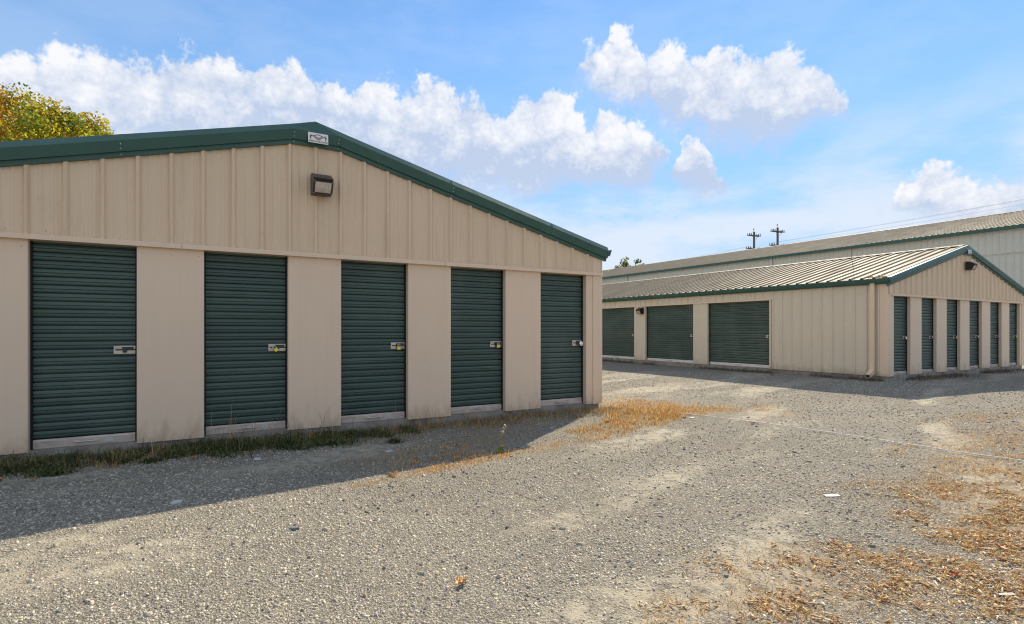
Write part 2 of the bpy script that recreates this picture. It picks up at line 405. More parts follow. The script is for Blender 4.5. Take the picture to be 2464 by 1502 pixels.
def make_ground():
    def axis(lo, hi, step, far0, far1):
        a = list(np.arange(lo, hi + 1e-6, step))
        s = step; x = hi
        while x < far1: s *= 1.35; x += s; a.append(x)
        s = step; x = lo; b = []
        while x > far0: s *= 1.35; x -= s; b.append(x)
        return np.array(b[::-1] + a)
    xs = axis(-4, 18, .055, -700, 900); ys = axis(.4, 12, .055, -500, 1200)
    X, Y = np.meshgrid(xs, ys); Z = gz(X, Y)
    Z = Z + .02 * np.clip(patch(DRY, X, Y), 0, 1) * fbm(X * 6, Y * 6, 2)
    V = np.stack([X.ravel(), Y.ravel(), Z.ravel()], 1)
    nx, ny = len(xs), len(ys)
    i = (np.arange(ny - 1)[:, None] * nx + np.arange(nx - 1)[None, :]).ravel()
    F = np.stack([i, i + 1, i + nx + 1, i + nx], 1)
    dust = track(X, Y).ravel(); dry = np.clip(patch(DRY, X, Y).ravel(), 0, 1); lit = np.clip(patch(LIT, X, Y).ravel(), 0, 1)
    col = np.stack([dust, dry, lit], 1)
    def gfn(T, b):
        p = gpos(T)
        a = T.n('ShaderNodeVertexColor', layer_name='Col').outputs[0]
        ch = T.n('ShaderNodeSeparateColor', ins={0: a})
        pw = T.vm('ADD', p, T.vm('MULTIPLY', T.vm('SUBTRACT', T.noise(p, 22, 3, .6, out=1), (.5, .5, .5)), (.03, .03, .0)))
        v1 = T.n('ShaderNodeTexVoronoi', ins={'Vector': pw, 'Scale': 70, 'Randomness': 1})
        v2 = T.n('ShaderNodeTexVoronoi', ins={'Vector': pw, 'Scale': 170, 'Randomness': 1})
        r1 = T.n('ShaderNodeSeparateColor', ins={0: v1.outputs['Color']}).outputs[0]
        r2 = T.n('ShaderNodeSeparateColor', ins={0: v2.outputs['Color']}).outputs[1]
        st1 = T.ramp(r1, [(0, (.13, .12, .105)), (.3, (.25, .225, .18)), (.65, (.38, .34, .265)), (1, (.54, .48, .375))])
        st2 = T.ramp(r2, [(0, (.15, .135, .11)), (.5, (.30, .27, .21)), (1, (.48, .43, .335))])
        c = T.mix(.45, st1, st2)
        e = T.maprange(v1.outputs[0], .25, .75, 0, .75)
        c = T.mix(e, c, (.09, .085, .075))
        c = T.mix(T.maprange(T.noise(T.vm('MULTIPLY', p, (.6, 1., 1.)), 1, 5, .6), .35, .65, 0, .35), c, (.17, .15, .12))
        dn = T.noise(p, 9, 5, .65)
        dusty = T.math('MULTIPLY', T.math('ADD', ch.outputs[0], .16), T.maprange(dn, .28, .62), clamp=True)
        fine = T.noise(p, 260, 3, .7)
        dcol = T.mix(fine, (.33, .29, .215), (.50, .445, .335))
        c = T.mix(T.math('MULTIPLY', dusty, .7), c, dcol)
        # trodden straw and humus where things grow
        sn = T.noise(T.vm('MULTIPLY', pw, (60, 150, 60)), 1, 4, .7)
        straw = T.mix(sn, (.13, .08, .04), (.52, .35, .15))
        dryf = T.math('MULTIPLY', ch.outputs[1], T.maprange(T.noise(p, 14, 4, .7), .25, .6), clamp=True)
        c = T.mix(T.math('MULTIPLY', dryf, .5), c, straw)
        hum = T.mix(T.noise(p, 90, 4, .75), (.075, .05, .03), (.34, .22, .11))
        litf = T.math('MULTIPLY', ch.outputs[2], T.maprange(T.noise(p, 10, 4, .7), .3, .62), clamp=True)
        c = T.mix(T.math('MULTIPLY', litf, .6), c, hum)
        T.t.links.new(c, b.inputs['Base Color'])
        h = T.math('ADD', T.math('MULTIPLY', v1.outputs[0], -1.0), T.math('MULTIPLY', v2.outputs[0], -.5))
        h = T.math('MULTIPLY', h, T.math('SUBTRACT', 1.1, T.math('MULTIPLY', dusty, .8)))
        h = T.math('ADD', h, T.math('MULTIPLY', T.noise(p, 30, 4, .7), .8))
        bump(T, b, h, .013, .85)
    mat('gravel_ground', (.25, .23, .2), .95, fn=gfn, spec=.2)
    o = soup('ground', V, F, col, 'gravel_ground', 'structure')
    return o
make_ground()

# ------------------------------------------------------------------ ribbed sheet metal
RIB = .3048
PROFILE = [(-.034, 0), (-.013, .032), (.013, .032), (.034, 0), (.088, 0), (.097, .0045), (.112, .0045), (.121, 0), (.183, 0), (.192, .0045), (.207, .0045), (.216, 0)]
def profile(u0, u1):
    """(u, out) points of the ribbed sheet between u0 and u1, ribs at multiples of RIB"""
    pts = []
    k = math.floor(u0 / RIB) - 1
    while k * RIB < u1 + RIB:
        pts += [(k * RIB + a, b) for a, b in PROFILE]; k += 1
    out = []
    for (a, p), (b, q) in zip(pts, pts[1:]):
        if b <= u0 or a >= u1: continue
        for u in (max(a, u0), min(b, u1)):
            w = p + (q - p) * (u - a) / (b - a)
            if not out or u - out[-1][0] > 1e-5: out.append((u, w))
    return out
ROOF_PROFILE = [(-.038, 0), (-.020, .038), (.020, .038), (.038, 0), (.121, 0), (.130, .004), (.175, .004), (.184, 0)]
def roof_profile():
    return [(k * RIB + a, b) for k in range(3) for a, b in ROOF_PROFILE] + [(3 * RIB + a, b) for a, b in ROOF_PROFILE[:3]]
def wall_sheet(m, u0, u1, zlo, zhi, off=0.):
    """mesh of one sheet standing in the local xz plane, ribs towards -y; zlo/zhi numbers or functions"""
    lo = zlo if callable(zlo) else (lambda u: zlo); hi = zhi if callable(zhi) else (lambda u: zhi)
    pr = profile(u0, u1)
    return MB().strip([[(u, -w - off, lo(u)) for u, w in pr], [(u, -w - off, hi(u)) for u, w in pr]]).mesh('wall_panel', m)
def sheets(parent, m, u0, u1, zlo, zhi, loc, rz, phase=0., name='wall_panel', step=3 * RIB):
    """cover a wall with separate 0.91 m sheets lapping on a rib; flat ones share mesh data"""
    shared = {}
    k = math.floor((u0 - phase) / step)
    c, s = cos(rz), sin(rz)
    while phase + k * step < u1 - 1e-4:
        a = max(u0, phase + k * step - .012); b = min(u1, phase + (k + 1) * step + .012)
        off = .0014 * (k % 2)
        base = phase + k * step
        key = (round(a - base, 4), round(b - base, 4), off)
        if not callable(zhi) and key in shared: me = shared[key]
        else:
            f = (lambda u, base=base: zhi(u + base)) if callable(zhi) else zhi
            me = wall_sheet(m, a - base, b - base, zlo, f, off)
            shared[key] = me
        link(name, me, None, parent, (loc[0] + c * base, loc[1] + s * base, loc[2]), rz)
        k += 1

# ------------------------------------------------------------------ roll-up doors
SLAT_H = .0826
_slats = {}
def slat_mesh(w):
    k = round(w, 3)
    if k not in _slats:
        pr = [(.040, 0), (.040, .0075), (-.004, .0085), (-.009, .020), (-.010, .037), (.004, .0395), (.004, .0425), (-.010, .045), (-.009, .062), (-.004, .0762), (.040, .0772), (.040, SLAT_H)]
        _slats[k] = MB().strip([[(x, y, z) for y, z in pr] for x in (0, w)]).mesh('slat', 'door_green')
    return _slats[k]
_cache = {}
def cached(key, fn):
    if key not in _cache: _cache[key] = fn()
    return _cache[key]
def make_door(parent, loc, rz, w, z0=.137, z1=2.29, bar='aluminium', latch='right', detail=True):
    """door mesh = guides + curtain backing; slats, bottom bar, handle and latch hang under it. Local x along the wall, -y outwards"""
    def frame():
        b = MB()
        b.box(0, w, .045, .055, z0, z1 + .06)
        b.box(-.02, .018, -.03, .03, z0, z1); b.box(w - .018, w + .02, -.03, .03, z0, z1)
        return b.mesh('roll_up_door', 'dark_gap')
    d = link('roll_up_door', cached(('frame', round(w, 3), z0, z1), frame), None, parent, loc, rz)
    x = 0.02
    n = int((z1 + .03 - z0 - .1) / SLAT_H)
    for k in range(n):
        o = link('slat', slat_mesh(w - .04), None, d, (x, R.uniform(-.0025, .0025), z0 + .098 + k * SLAT_H)); o.rotation_euler = (R.gauss(0, .012), R.gauss(0, .0008), 0)
    def barm():
        b = MB(); b.prism([(-.022, .004), (.02, .004), (.02, .092), (-.006, .092), (-.022, .075)], .02, w - .02)
        b.box(.02, w - .02, -.012, .012, -.012, .004)
        for t in (.05, w - .05): b.tube((t, -.022, .05), (t, -.028, .05), .012, .009, 8)
        return b.mesh('bottom_bar', bar)
    link('bottom_bar', cached(('bar', round(w, 3), bar), barm), None, d, (0, 0, z0))
    def handm():
        b = MB(); c = w * .5
        for t in (-.085, .085):
            b.tube((c + t, -.022, .048), (c + t, -.03, .048), .024, .022, 12)
            b.tube((c + t, -.03, .048), (c + t, -.05, .048), .008, .008, 8)
        b.tube((c - .085, -.05, .048), (c + .085, -.05, .048), .0085, .0085, 8)
        return b.mesh('lift_handle', 'zinc')
    link('lift_handle', cached(('handle', round(w, 3)), handm), None, d, (0, 0, z0))
    if detail:
        def stick():
            c = w * .72
            return MB().box(c - .034, c + .034, -.0245, -.0222, .022, .068).mesh('maker_label', 'sticker')
        link('maker_label', cached(('stick', round(w, 3)), stick), None, d, (0, 0, z0))
    def latchm():
        b = MB(); b.box(-.205, -.005, -.014, -.010, 0, .085)
        b.box(-.205, -.005, -.019, -.014, .060, .068); b.box(-.205, -.005, -.019, -.014, .020, .028)
        for u in (-.185, -.165 + .13):
            for v in (.01, .075): b.tube((u, -.014, v), (u, -.019, v), .007, .005, 8)
        return b.mesh('latch_plate', 'zinc')
    def boltm():
        b = MB(); b.box(-.19, .03, -.024, -.018, .036, .050)
        b.box(-.13, -.03, -.034, -.019, .052, .074); b.box(-.125, -.09, -.038, -.019, .012, .05)
        return b.mesh('slide_bolt', 'dark_steel')
    lp = link('latch_plate', cached('latch', latchm), None, d, (w - .005, 0, 1.088))
    link('slide_bolt', cached('bolt', boltm), None, d, (w - .005, 0, 1.088))
    return d

def make_building(name, label, X0, Y0, L, wallm, pierm, sidem, doors_left, phase=0.):
    W_ = 9.144; cx = W_ / 2; PIT = 1.524; OP = .892; REC = .112
    ZT, ZB, PK, SL = 2.243, .126, 3.905, .2565
    root = empty(name, (X0, Y0, 0)); tag(root, label, 'building', 'storage buildings')
    rake = lambda x: PK - SL * abs(x - cx)
    MB().box(.03, W_ - .03, .03, L - .03, -.3, .134).build('foundation', 'concrete', root)
    # front: piers between the six doors
    cuts = [0]
    for i in range(6):
        c = cx + (i - 2.5) * PIT; cuts += [c - OP / 2, c + OP / 2]
    cuts.append(W_)
    for i in range(0, len(cuts), 2):
        a, b = cuts[i], cuts[i + 1]
        if i == 0: a = .17
        if i == len(cuts) - 2: b = W_ - .17
        MB().box(a, b, 0, REC + .10, ZB, ZT + .02, .004).build('pier', pierm, root)
    for s in (0, 1):                                        # corner trims
        x = (0, .172) if s == 0 else (W_ - .172, W_)
        top = rake(.1) - .2
        MB().box(x[0] - .012, x[1] + .012, -.016, .2, ZB - .004, top, .004).build('corner_trim', pierm, root)
    doors = []
    for i in range(6):
        doors.append(make_door(root, (cuts[2 * i + 1], REC, 0), 0, OP))
    # header trim in lengths with open joints
    js = [-.0, cx - 4.45, cx - 1.423, cx + 1.732, W_]
    for a, b in zip(js[1:], js[2:]):
        MB().prism([(-.052, ZT), (REC + .12, ZT), (REC + .12, ZT + .03), (-.046, ZT + .052), (-.052, ZT + .045)], a + .0025, b - .0025).build('header_trim', pierm, root)
    sheets(root, wallm, .01, W_ - .01, ZT + .03, lambda u: rake(u) - .17, (0, -.008, 0), 0, phase=cx % (3 * RIB) + phase)
    b = MB()
    for k in range(int(W_ / RIB)):
        u = (cx + phase) % RIB + k * RIB + .15; b.tube((u, -.008, ZT + .095), (u, -.015, ZT + .095), .0075, .005, 6)
        if k % 3 == 0: b.tube((u - .15, -.04, ZT + .10), (u - .15, -.047, ZT + .10), .0075, .005, 6)
    b.build('screws', 'zinc', root, kind='stuff')
    # rake trim: two long lengths and a flat-bottomed peak box
    prof = [(.03, .012), (-.084, .0), (-.124, -.072), (-.088, -.182), (-.056, -.182), (-.050, -.228), (.0, -.228), (.0, -.02)]
    def section(x, proud=0.):
        zz = rake(x); zf = min(zz, rake(cx + .27))
        return [(x, y - (proud if y < 0 else 0), (zz if k in (0, 1, 7) else zf) + dz) for k, (y, dz) in enumerate(prof)]
    def closed(rows):
        m = MB(); m.strip([r + [r[0]] for r in rows]); n = len(rows[0])
        i = len(m.v); m.v += rows[0] + rows[-1]; m.f += [tuple(range(i, i + n)), tuple(range(i + 2 * n - 1, i + n - 1, -1))]
        return m
    ev = .065
    closed([section(-ev), section(cx - .27)]).build('rake_trim', 'green_trim', root)
    closed([section(cx + .27), section(W_ + ev)]).build('rake_trim', 'green_trim', root)
    closed([section(cx - .285, .003), section(cx - .27, .003), section(cx, .003), section(cx + .27, .003), section(cx + .285, .003)]).build('peak_cap', 'green_trim', root)
    rv = MB()
    for x in (1.1, 2.6, cx - .262, cx + .262, 6.4, 8.1):
        if abs(x - cx) > .3: closed([section(x - .02, .0025), section(x + .02, .0025)]).build('trim_lap', 'green_trim', root)
        for q, t in ((2, .35), (2, .75), (4, .5)):
            a, b_ = section(x, .003)[q], section(x, .003)[q + 1]
            p = np.array(a) * (1 - t) + np.array(b_) * t; rv.tube(p, p + np.array((0, -.006, 0)), .007, .005, 6)
    for i in range(0, len(cuts), 2):
        for u in np.linspace(cuts[i] + .05, cuts[i + 1] - .05, 3 if cuts[i + 1] - cuts[i] > .5 else 2):
            for z in (ZB + .05, ZT - .07): rv.tube((u, 0, z), (u, -.006, z), .0075, .005, 6)
    rv.build('rivets', 'zinc', root, kind='stuff')
    # roof sheets, ribs down the slope
    n = int(L / (3 * RIB)); run = cx + ev; ln = math.hypot(run, run * SL)
    for side in (-1, 1):
        pr = roof_profile()
        rows = [[(side * t, u, -SL * t + w - .015) for u, w in pr] for t in (.02, run - .02)]
        me = MB().strip(rows).mesh('roof_panel', 'roof_metal')
        for k in range(n):
            link('roof_panel', me, None, root, (cx, .02 + k * 3 * RIB, PK + .0012 * (k % 2)))
        # gutter
        gx = -ev if side < 0 else W_ + ev; ez = PK - SL * run
        o = [(0.0, -.03), (-.0, -.135), (.085, -.135), (.12, -.045), (.12, -.03), (.108, -.03), (.075, -.122), (.012, -.122), (.012, -.03)]
        MB().prism([(gx + side * a, ez + z) for a, z in (o if side > 0 else o[::-1])], -.05, L, 'y').build('gutter', 'green_trim', root)
        MB().box(gx - .004, gx + .004, .0, L, ez - .17, ez - .012).build('eave_trim', 'green_trim', root)
    MB().prism([(cx - .16, PK - .16 * SL + .03), (cx, PK + .036), (cx + .16, PK - .16 * SL + .03), (cx + .16, PK - .16 * SL + .012), (cx - .16, PK - .16 * SL + .012)], .0, L, 'y').build('ridge_cap', 'roof_metal', root)
    # side and rear walls
    eave = PK - SL * (cx - 0) - .12
    if not doors_left:
        sheets(root, sidem, .2, L, ZB, eave, (0, L, 0), -pi / 2)
    sheets(root, sidem, .2, L, ZB, eave, (W_, 0, 0), pi / 2)
    sheets(root, sidem, 0, W_, ZB, lambda u: rake(u) - .03, (W_, L, 0), pi)
    return root, doors

D1 = 'long beige self storage building nearest the camera, five narrow green doors in its gable end'
b1, d1 = make_building('storage_building', D1, B1X, B1Y, 30.2, 'beige_paint', 'beige_pier', 'cream_paint', False)
b2, d2 = make_building('storage_building', 'beige self storage building across the drive, wide doors on its side', B2X, B2Y, 30.2, 'beige_paint', 'beige_pier', 'cream_paint', True)

# the side of the second building: a ribbed bay at the corner, then wide doors
def side_doors(root, L=30.2):
    ZT, ZB, REC = 2.275, .126, .112
    eave = 3.905 - .2565 * 4.572 - .12
    F = lambda y, out=0.: (-out, y, 0)                      # point on the side wall, y measured back from the front corner
    rz = -pi / 2
    y0 = 3.36; PIT = 3.048; OP = 2.41; n = 6
    yend = y0 + n * PIT
    # local x runs towards the front, so a wall piece [ya, yb] starts at yb
    sheets(root, 'cream_paint', 0.0, y0 - .19, ZB, eave, (0, y0, 0), rz, phase=.1)
    sheets(root, 'cream_paint', 0.0, yend - y0, ZT + .02, eave, (.004, yend, 0), rz, phase=.05)
    sheets(root, 'cream_paint', 0.0, L - yend, ZB, eave, (0, L, 0), rz)
    MB().box(-.045, .02, y0 - .05, y0, ZB, ZT + .048).build('jamb_trim', 'beige_pier', root)
    for a, b in ((y0 + .002, y0 + 6.1), (y0 + 6.104, y0 + 12.2), (y0 + 12.204, yend)):
        MB().box(-.042, REC + .1, a, b, ZT, ZT + .045).build('header_trim', 'beige_pier', root)
    for k in range(n):
        a = y0 + k * PIT; b = a + OP
        MB().box(0, REC + .1, b, b + PIT - OP, ZB, ZT + .02, .004).build('pier', 'cream_paint', root)
        make_door(root, (REC, b, 0), rz, OP, z1=2.31, bar='white_bar', detail=False)
    MB().box(-.003, .15, y0 - .01, y0 - .002, ZB, ZT).build('jamb', 'beige_pier', root)
side_doors(b2)
# downspout at the corner of the second building
m = MB(); m.box(-.115, -.04, .28, .385, .30, 2.66)
m.prism([(-.115, .30), (-.04, .30), (-.04, .20), (-.30, .085), (-.32, .17)], .28, .385, 'y')
m2 = MB()
i0 = len(m.v)
m.build('downspout', 'beige_pier', b2)
MB().prism([(-.305, .155), (-.29, .10), (-.305, .095), (-.322, .158)], .29, .375, 'y').build('downspout_mouth', 'dark_gap', b2)
MB().box(-.006, -.002, 1.02, 1.12, 1.50, 1.512).build('sticker', 'sign_white', b2)

# ------------------------------------------------------------------ large building behind
def big_building():
    X0, Y0, L, HW = 37.8, 7.3, 64.0, 10.5
    EV, SL = 6.93, .229
    root = empty('warehouse', (X0, Y0, 0)); tag(root, 'large pale metal building rising behind the others under a long ribbed roof', 'building')
    MB().box(.05, 2 * HW - .05, .05, L - .05, -.3, .15).build('foundation', 'concrete', root)
    sheets(root, 'pale_paint', 0, L, 5.46, EV - .05, (0, L, 0), -pi / 2)
    sheets(root, 'pale_paint', 0, L, .15, 5.46, (.02, L, 0), -pi / 2)
    MB().box(-.036, -.008, .0, L, 5.45, 5.475).build('belt_trim', 'pale_paint', root)
    rk = lambda u: EV + SL * (HW - abs(u - HW)) - .1
    sheets(root, 'pale_paint', 0, 2 * HW, .15, rk, (0, 0, 0), 0)
    sheets(root, 'pale_paint', 0, L, .15, EV - .05, (2 * HW, 0, 0), pi / 2)
    sheets(root, 'pale_paint', 0, 2 * HW, .15, rk, (2 * HW, L, 0), pi)
    n = int(L / (3 * RIB)); run = HW + .15
    for side in (-1, 1):
        pr = roof_profile()
        me = MB().strip([[(side * t, u, -SL * t + w) for u, w in pr] for t in (.02, run)]).mesh('roof_panel', 'roof_metal')
        for k in range(n): link('roof_panel', me, None, root, (HW, k * 3 * RIB, EV + SL * HW + .0012 * (k % 2)))
        gx = -.15 if side < 0 else 2 * HW + .15
        x = sorted((gx, gx + side * .14))
        MB().box(x[0], x[1], -.1, L, EV - .24, EV - .06).build('gutter', 'green_trim', root)
        a = (HW - run * 1 if side < 0 else HW + run)
        MB().hull8([(HW, -.12, EV + SL * HW - .28), (HW, -.02, EV + SL * HW - .28), (a, -.02, EV - .31), (a, -.12, EV - .31),
                    (HW, -.12, EV + SL * HW + .03), (HW, -.02, EV + SL * HW + .03), (a, -.02, EV), (a, -.12, EV)]).build('rake_trim', 'green_trim', root)
    MB().prism([(HW - .2, EV + SL * HW), (HW, EV + SL * HW + .06), (HW + .2, EV + SL * HW)], 0, L, 'y').build('ridge_cap', 'roof_metal', root)
    for y in (3.0, 18.2, 34.0, 50.0):
        MB().box(-.14, -.04, y, y + .12, .2, EV - .24).build('downspout', 'pale_paint', root)
    return root
big_building()

# ------------------------------------------------------------------ wall lights
def wall_light(loc, rz, label):
    r = empty('wall_light', loc, rz); tag(r, label, 'light', 'wall lights')
    w = .115
    prof = [(0, -.12), (0, .135), (-.07, .135), (-.215, .055), (-.20, .03), (-.125, -.12)]
    MB().prism(prof, -w, w).build('housing', 'bronze', r)
    # lens set in the sloping front
    a = np.array((-.2065, .028)); b = np.array((-.131, -.118)); d = (b - a) / np.linalg.norm(b - a); nrm = np.array((d[1], -d[0]))
    if nrm[0] > 0: nrm = -nrm
    p = lambda t, o: tuple(a + d * t + nrm * o)
    ln = np.linalg.norm(b - a)
    fr = MB()
    for (x0, x1, t0, t1) in ((-w, w, 0, .016), (-w, w, ln - .016, ln), (-w, -w + .02, .016, ln - .016), (w - .02, w, .016, ln - .016)):
        fr.prism([p(t0, 0), p(t1, 0), p(t1, .016), p(t0, .016)], x0, x1)
    fr.build('lens_frame', 'bronze', r)
    MB().prism([p(.016, .001), p(ln - .016, .001), p(ln - .016, .006), p(ln * .55, .014), p(.016, .010)], -w + .02, w - .02).build('lens', 'lens_glass', r)
    for x in (-w + .012, w - .012):
        for t in (.008, ln - .008):
            q = p(t, .016); q2 = p(t, .021)
            MB().tube((x, *q), (x, *q2), .006, .005, 6).build('screw', 'zinc', r)
    return r
wall_light((1.412, 7.083, 3.125), 0, 'dark wall light on the gable below the maker plate of the nearest building')
wall_light((B2X + 4.60, B2Y - .043, 3.27), 0, 'dark wall light under the gable peak of the building across the drive')
wall_light((B2X - .003, 16.35, 2.10), -pi / 2, 'dark wall light on a pier between two wide green doors')

# ------------------------------------------------------------------ maker plates
def text_mesh(s, size):
    c = bpy.data.curves.new('lettering', 'FONT'); c.body = s; c.size = size; c.align_x = 'CENTER'; c.extrude = .0006
    o = bpy.data.objects.new('tmp', c); COL.objects.link(o)
    dg = bpy.context.evaluated_depsgraph_get(); me = bpy.data.meshes.new_from_object(o.evaluated_get(dg)); bpy.data.objects.remove(o)
    return me
def maker_plate(loc, label, scale=1., tilt=6.):
    r = empty('maker_plate', loc); tag(r, label, 'sign', 'maker plates'); r.scale = (scale,) * 3; r.rotation_euler = (radians(-tilt), 0, 0)
    w, h = .118, .063
    MB().box(-w, w, -.004, .004, -h, h).build('plate', 'sign_white', r)
    me = text_mesh('AMERICAN BUILDINGS', .0245)
    v = np.array([q.co for q in me.vertices]); tw = v[:, 0].max() - v[:, 0].min()
    me.materials.append(MATS['sign_black'])
    t = link('lettering', me, None, r, (0, -.0052, -h + .009)); t.rotation_euler = (pi / 2, 0, 0); t.scale = (.222 / tw, 1.15, 1)
    def poly(pts, d): return MB().prism([(x, z) for x, z in pts], -.004 - d, -.0038, 'y')
    # black frame of a gabled building: rafters and bent legs
    b = MB()
    for s in (-1, 1):
        for pts in ([(0, .049), (s * .082, .022), (s * .080, .013), (0, .040)], [(s * .074, .026), (s * .101, .019), (s * .090, -.028), (s * .083, -.028), (s * .086, .008), (s * .076, .012)]):
            q = pts if s > 0 else pts[::-1]
            b.prism(q, -.0048, -.0038, 'y')
    b.build('frame_emblem', 'sign_black', r)
    # brown spread-winged bird across it
    b = MB()
    for s in (-1, 1):
        for pts in ([(0, .006), (s * .030, .021), (s * .060, .029), (s * .098, .043), (s * .080, .026), (s * .056, .010), (s * .030, -.008), (s * .010, -.012)],
                    [(s * .010, -.010), (s * .034, -.004), (s * .026, -.016), (s * .008, -.018)]):
            b.prism(pts if s > 0 else pts[::-1], -.0056, -.0038, 'y')
    b.prism([(-.014, .004), (-.010, -.024), (0, -.030), (.014, -.022), (.012, .006), (0, .016)], -.0062, -.0038, 'y')
    b.build('bird_emblem', 'sign_brown', r)
    MB().prism([(-.004, .010), (.002, .004), (.008, .010), (.002, .016)], -.0068, -.0038, 'y').build('bird_head', 'sign_white', r)
    return r
maker_plate((1.372, 6.997, 3.692), 'small white plate reading AMERICAN BUILDINGS with a bird emblem on the green gable peak')
maker_plate((B2X + 4.55, B2Y - .129, 3.692), 'small white emblem plate at the gable peak of the building across the drive')

# ------------------------------------------------------------------ padlocks
def padlock(loc, label, rz=0., body='brass', disc=False):
    r = empty('padlock', loc, rz); tag(r, label, 'padlock', 'padlocks on the door latches')
    if disc:
        MB().tube((0, -.012, 0), (0, .016, 0), .037, .037, 20).tube((0, -.018, 0), (0, -.012, 0), .031, .037, 20).build('body', 'chrome', r, smooth=False)
        MB().tube((0, -.0195, -.008), (0, -.0175, -.008), .009, .009, 10).build('keyhole', 'dark_steel', r)
        MB().path([(-.03, .0, .024), (-.012, 0, .040), (.012, 0, .040), (.03, 0, .024)], .005, 8).build('shackle', 'chrome', r)
    else:
        MB().box(-.023, .023, -.010, .010, -.040, 0, .004).build('body', body, r)
        arc = [(-.015, 0, -.002)] + [(.015 * cos(t), 0, .020 + .015 * sin(t)) for t in np.linspace(pi, 0, 7)] + [(.015, 0, -.002)]
        MB().path(arc, .0038, 8).build('shackle', 'chrome', r)
    return r
def dx(i, off): return B1X + 4.572 + (i - 2.5) * 1.524 + .446 - .005 + off     # right edge of door i + offset
yl = B1Y + .112 - .05
padlock((dx(2, -.135), yl, 1.122), 'yellow padlock tilted at the left of its latch, second door from the left', 0).rotation_euler = (0, radians(-35), 0)
padlock((dx(3, -.105), yl, 1.118), 'yellow padlock hanging from the latch of the middle door of the nearest building')
padlock((dx(4, -.085), yl, 1.118), 'yellow padlock on the fourth door of the nearest building, next to the end door')
padlock((dx(5, -.055), yl, 1.118), 'round silver disc padlock on the end door nearest the building corner', disc=True)
def ex(i, off): return B2X + 4.572 + (i - 2.5) * 1.524 + .446 - .005 + off
y2 = B2Y + .112 - .05
padlock((ex(0, -.1), y2, 1.12), 'round silver padlock on the gable door nearest the downspout', disc=True)
padlock((ex(1, -.09), y2, 1.125), 'brownish padlock on the second gable door from the downspout', body='bronze')
padlock((ex(2, -.07), y2, 1.125), 'yellow padlock on the third gable door from the downspout')
padlock((ex(3, -.07), y2, 1.12), 'round silver padlock on the fourth gable door from the downspout', disc=True)
padlock((ex(4, -.08), y2, 1.125), 'dark padlock on the fifth gable door from the downspout', body='bronze')
padlock((ex(5, -.07), y2, 1.125), 'yellow padlock on the gable door at the right edge of the photo')

# ------------------------------------------------------------------ utility poles and wires
def pole(loc, H, label, rz):
    r = empty('utility_pole', loc, rz); tag(r, label, 'utility pole', 'utility poles beyond the long roof')
    MB().tube((0, 0, -.5), (0, 0, H), .21, .155, 12).build('post', 'pole_wood', r)
    tops = []
    for h, w, ins in ((H - .62, 1.28, (-1.2, -.82, .82, 1.2)), (H - 2.75, 1.56, (-1.48, -1.06, -.45, 1.06, 1.48))):
        for yy in (-.2, .2):
            a = MB().box(-w, w, yy - .06, yy + .06, h - .06, h + .07)
            a.build('crossarm', 'pole_wood', r)
            for x in ins:
                MB().tube((x, yy, h + .07), (x, yy, h + .16), .02, .02, 6).tube((x, yy, h + .14), (x, yy, h + .21), .05, .065, 8).tube((x, yy, h + .21), (x, yy, h + .32), .065, .045, 8).build('insulator', 'insulator', r)
        for s in (-1, 1):
            MB().tube((s * .85, -.27, h - .02), (s * .1, -.2, h - .62), .022, .022, 6).build('brace', 'pole_wood', r)
    MB().tube((-.08, 0, H), (-.08, 0, H + .30), .02, .02, 6).tube((-.08, 0, H + .28), (-.08, 0, H + .52), .07, .055, 8).build('insulator', 'insulator', r)
    # cut-outs on brackets lower down
    for s in (-1, 1):
        MB().tube((0, -.1, H - 4.05), (s * .6, -.1, H - 4.05), .025, .025, 6).build('bracket', 'dark_steel', r)
        for o in (.45, .68):
            MB().tube((s * o, -.1, H - 4.25), (s * (o + .1), -.1, H - 3.8), .04, .03, 6).tube((s * (o + .1), -.1, H - 3.8), (s * (o + .16), -.1, H - 4.0), .02, .02, 6).build('cutout', 'insulator', r)
    return r
PA, PB = (77.2, 51.3), (77.3, 55.4)
HA = 16.9
pole((*PA, 0), HA, 'right of the two wooden utility poles standing beyond the long roof', radians(-4))
pole((*PB, 0), HA, 'left of the two wooden utility poles standing beyond the long roof', radians(-4))
def wire(p, q, sag, label, r=.009):
    p = np.array(p, float); q = np.array(q, float)
    pts = [tuple(p + (q - p) * t - np.array((0, 0, 4 * sag * t * (1 - t)))) for t in np.linspace(0, 1, 22)]
    m = MB().path(pts, r, 4)
    return tag(m.build('power_wire', 'wire'), label, 'wire', 'overhead power wires')
hl = HA - 2.43
for x, nm in ((-1.48, 'leftmost'), (-1.06, 'middle'), (1.48, 'rightmost')):
    wire((PA[0] + x, PA[1], hl), (PA[0] + x + 1, -25, hl + 3.2), .55, f'{nm} thin power wire rising to the right from the right utility pole')
    wire((PB[0] + x, PB[1], hl), (PB[0] + x + 3, 150, hl + 1.5), 1.4, f'{nm} thin power wire running away left from the left utility pole')

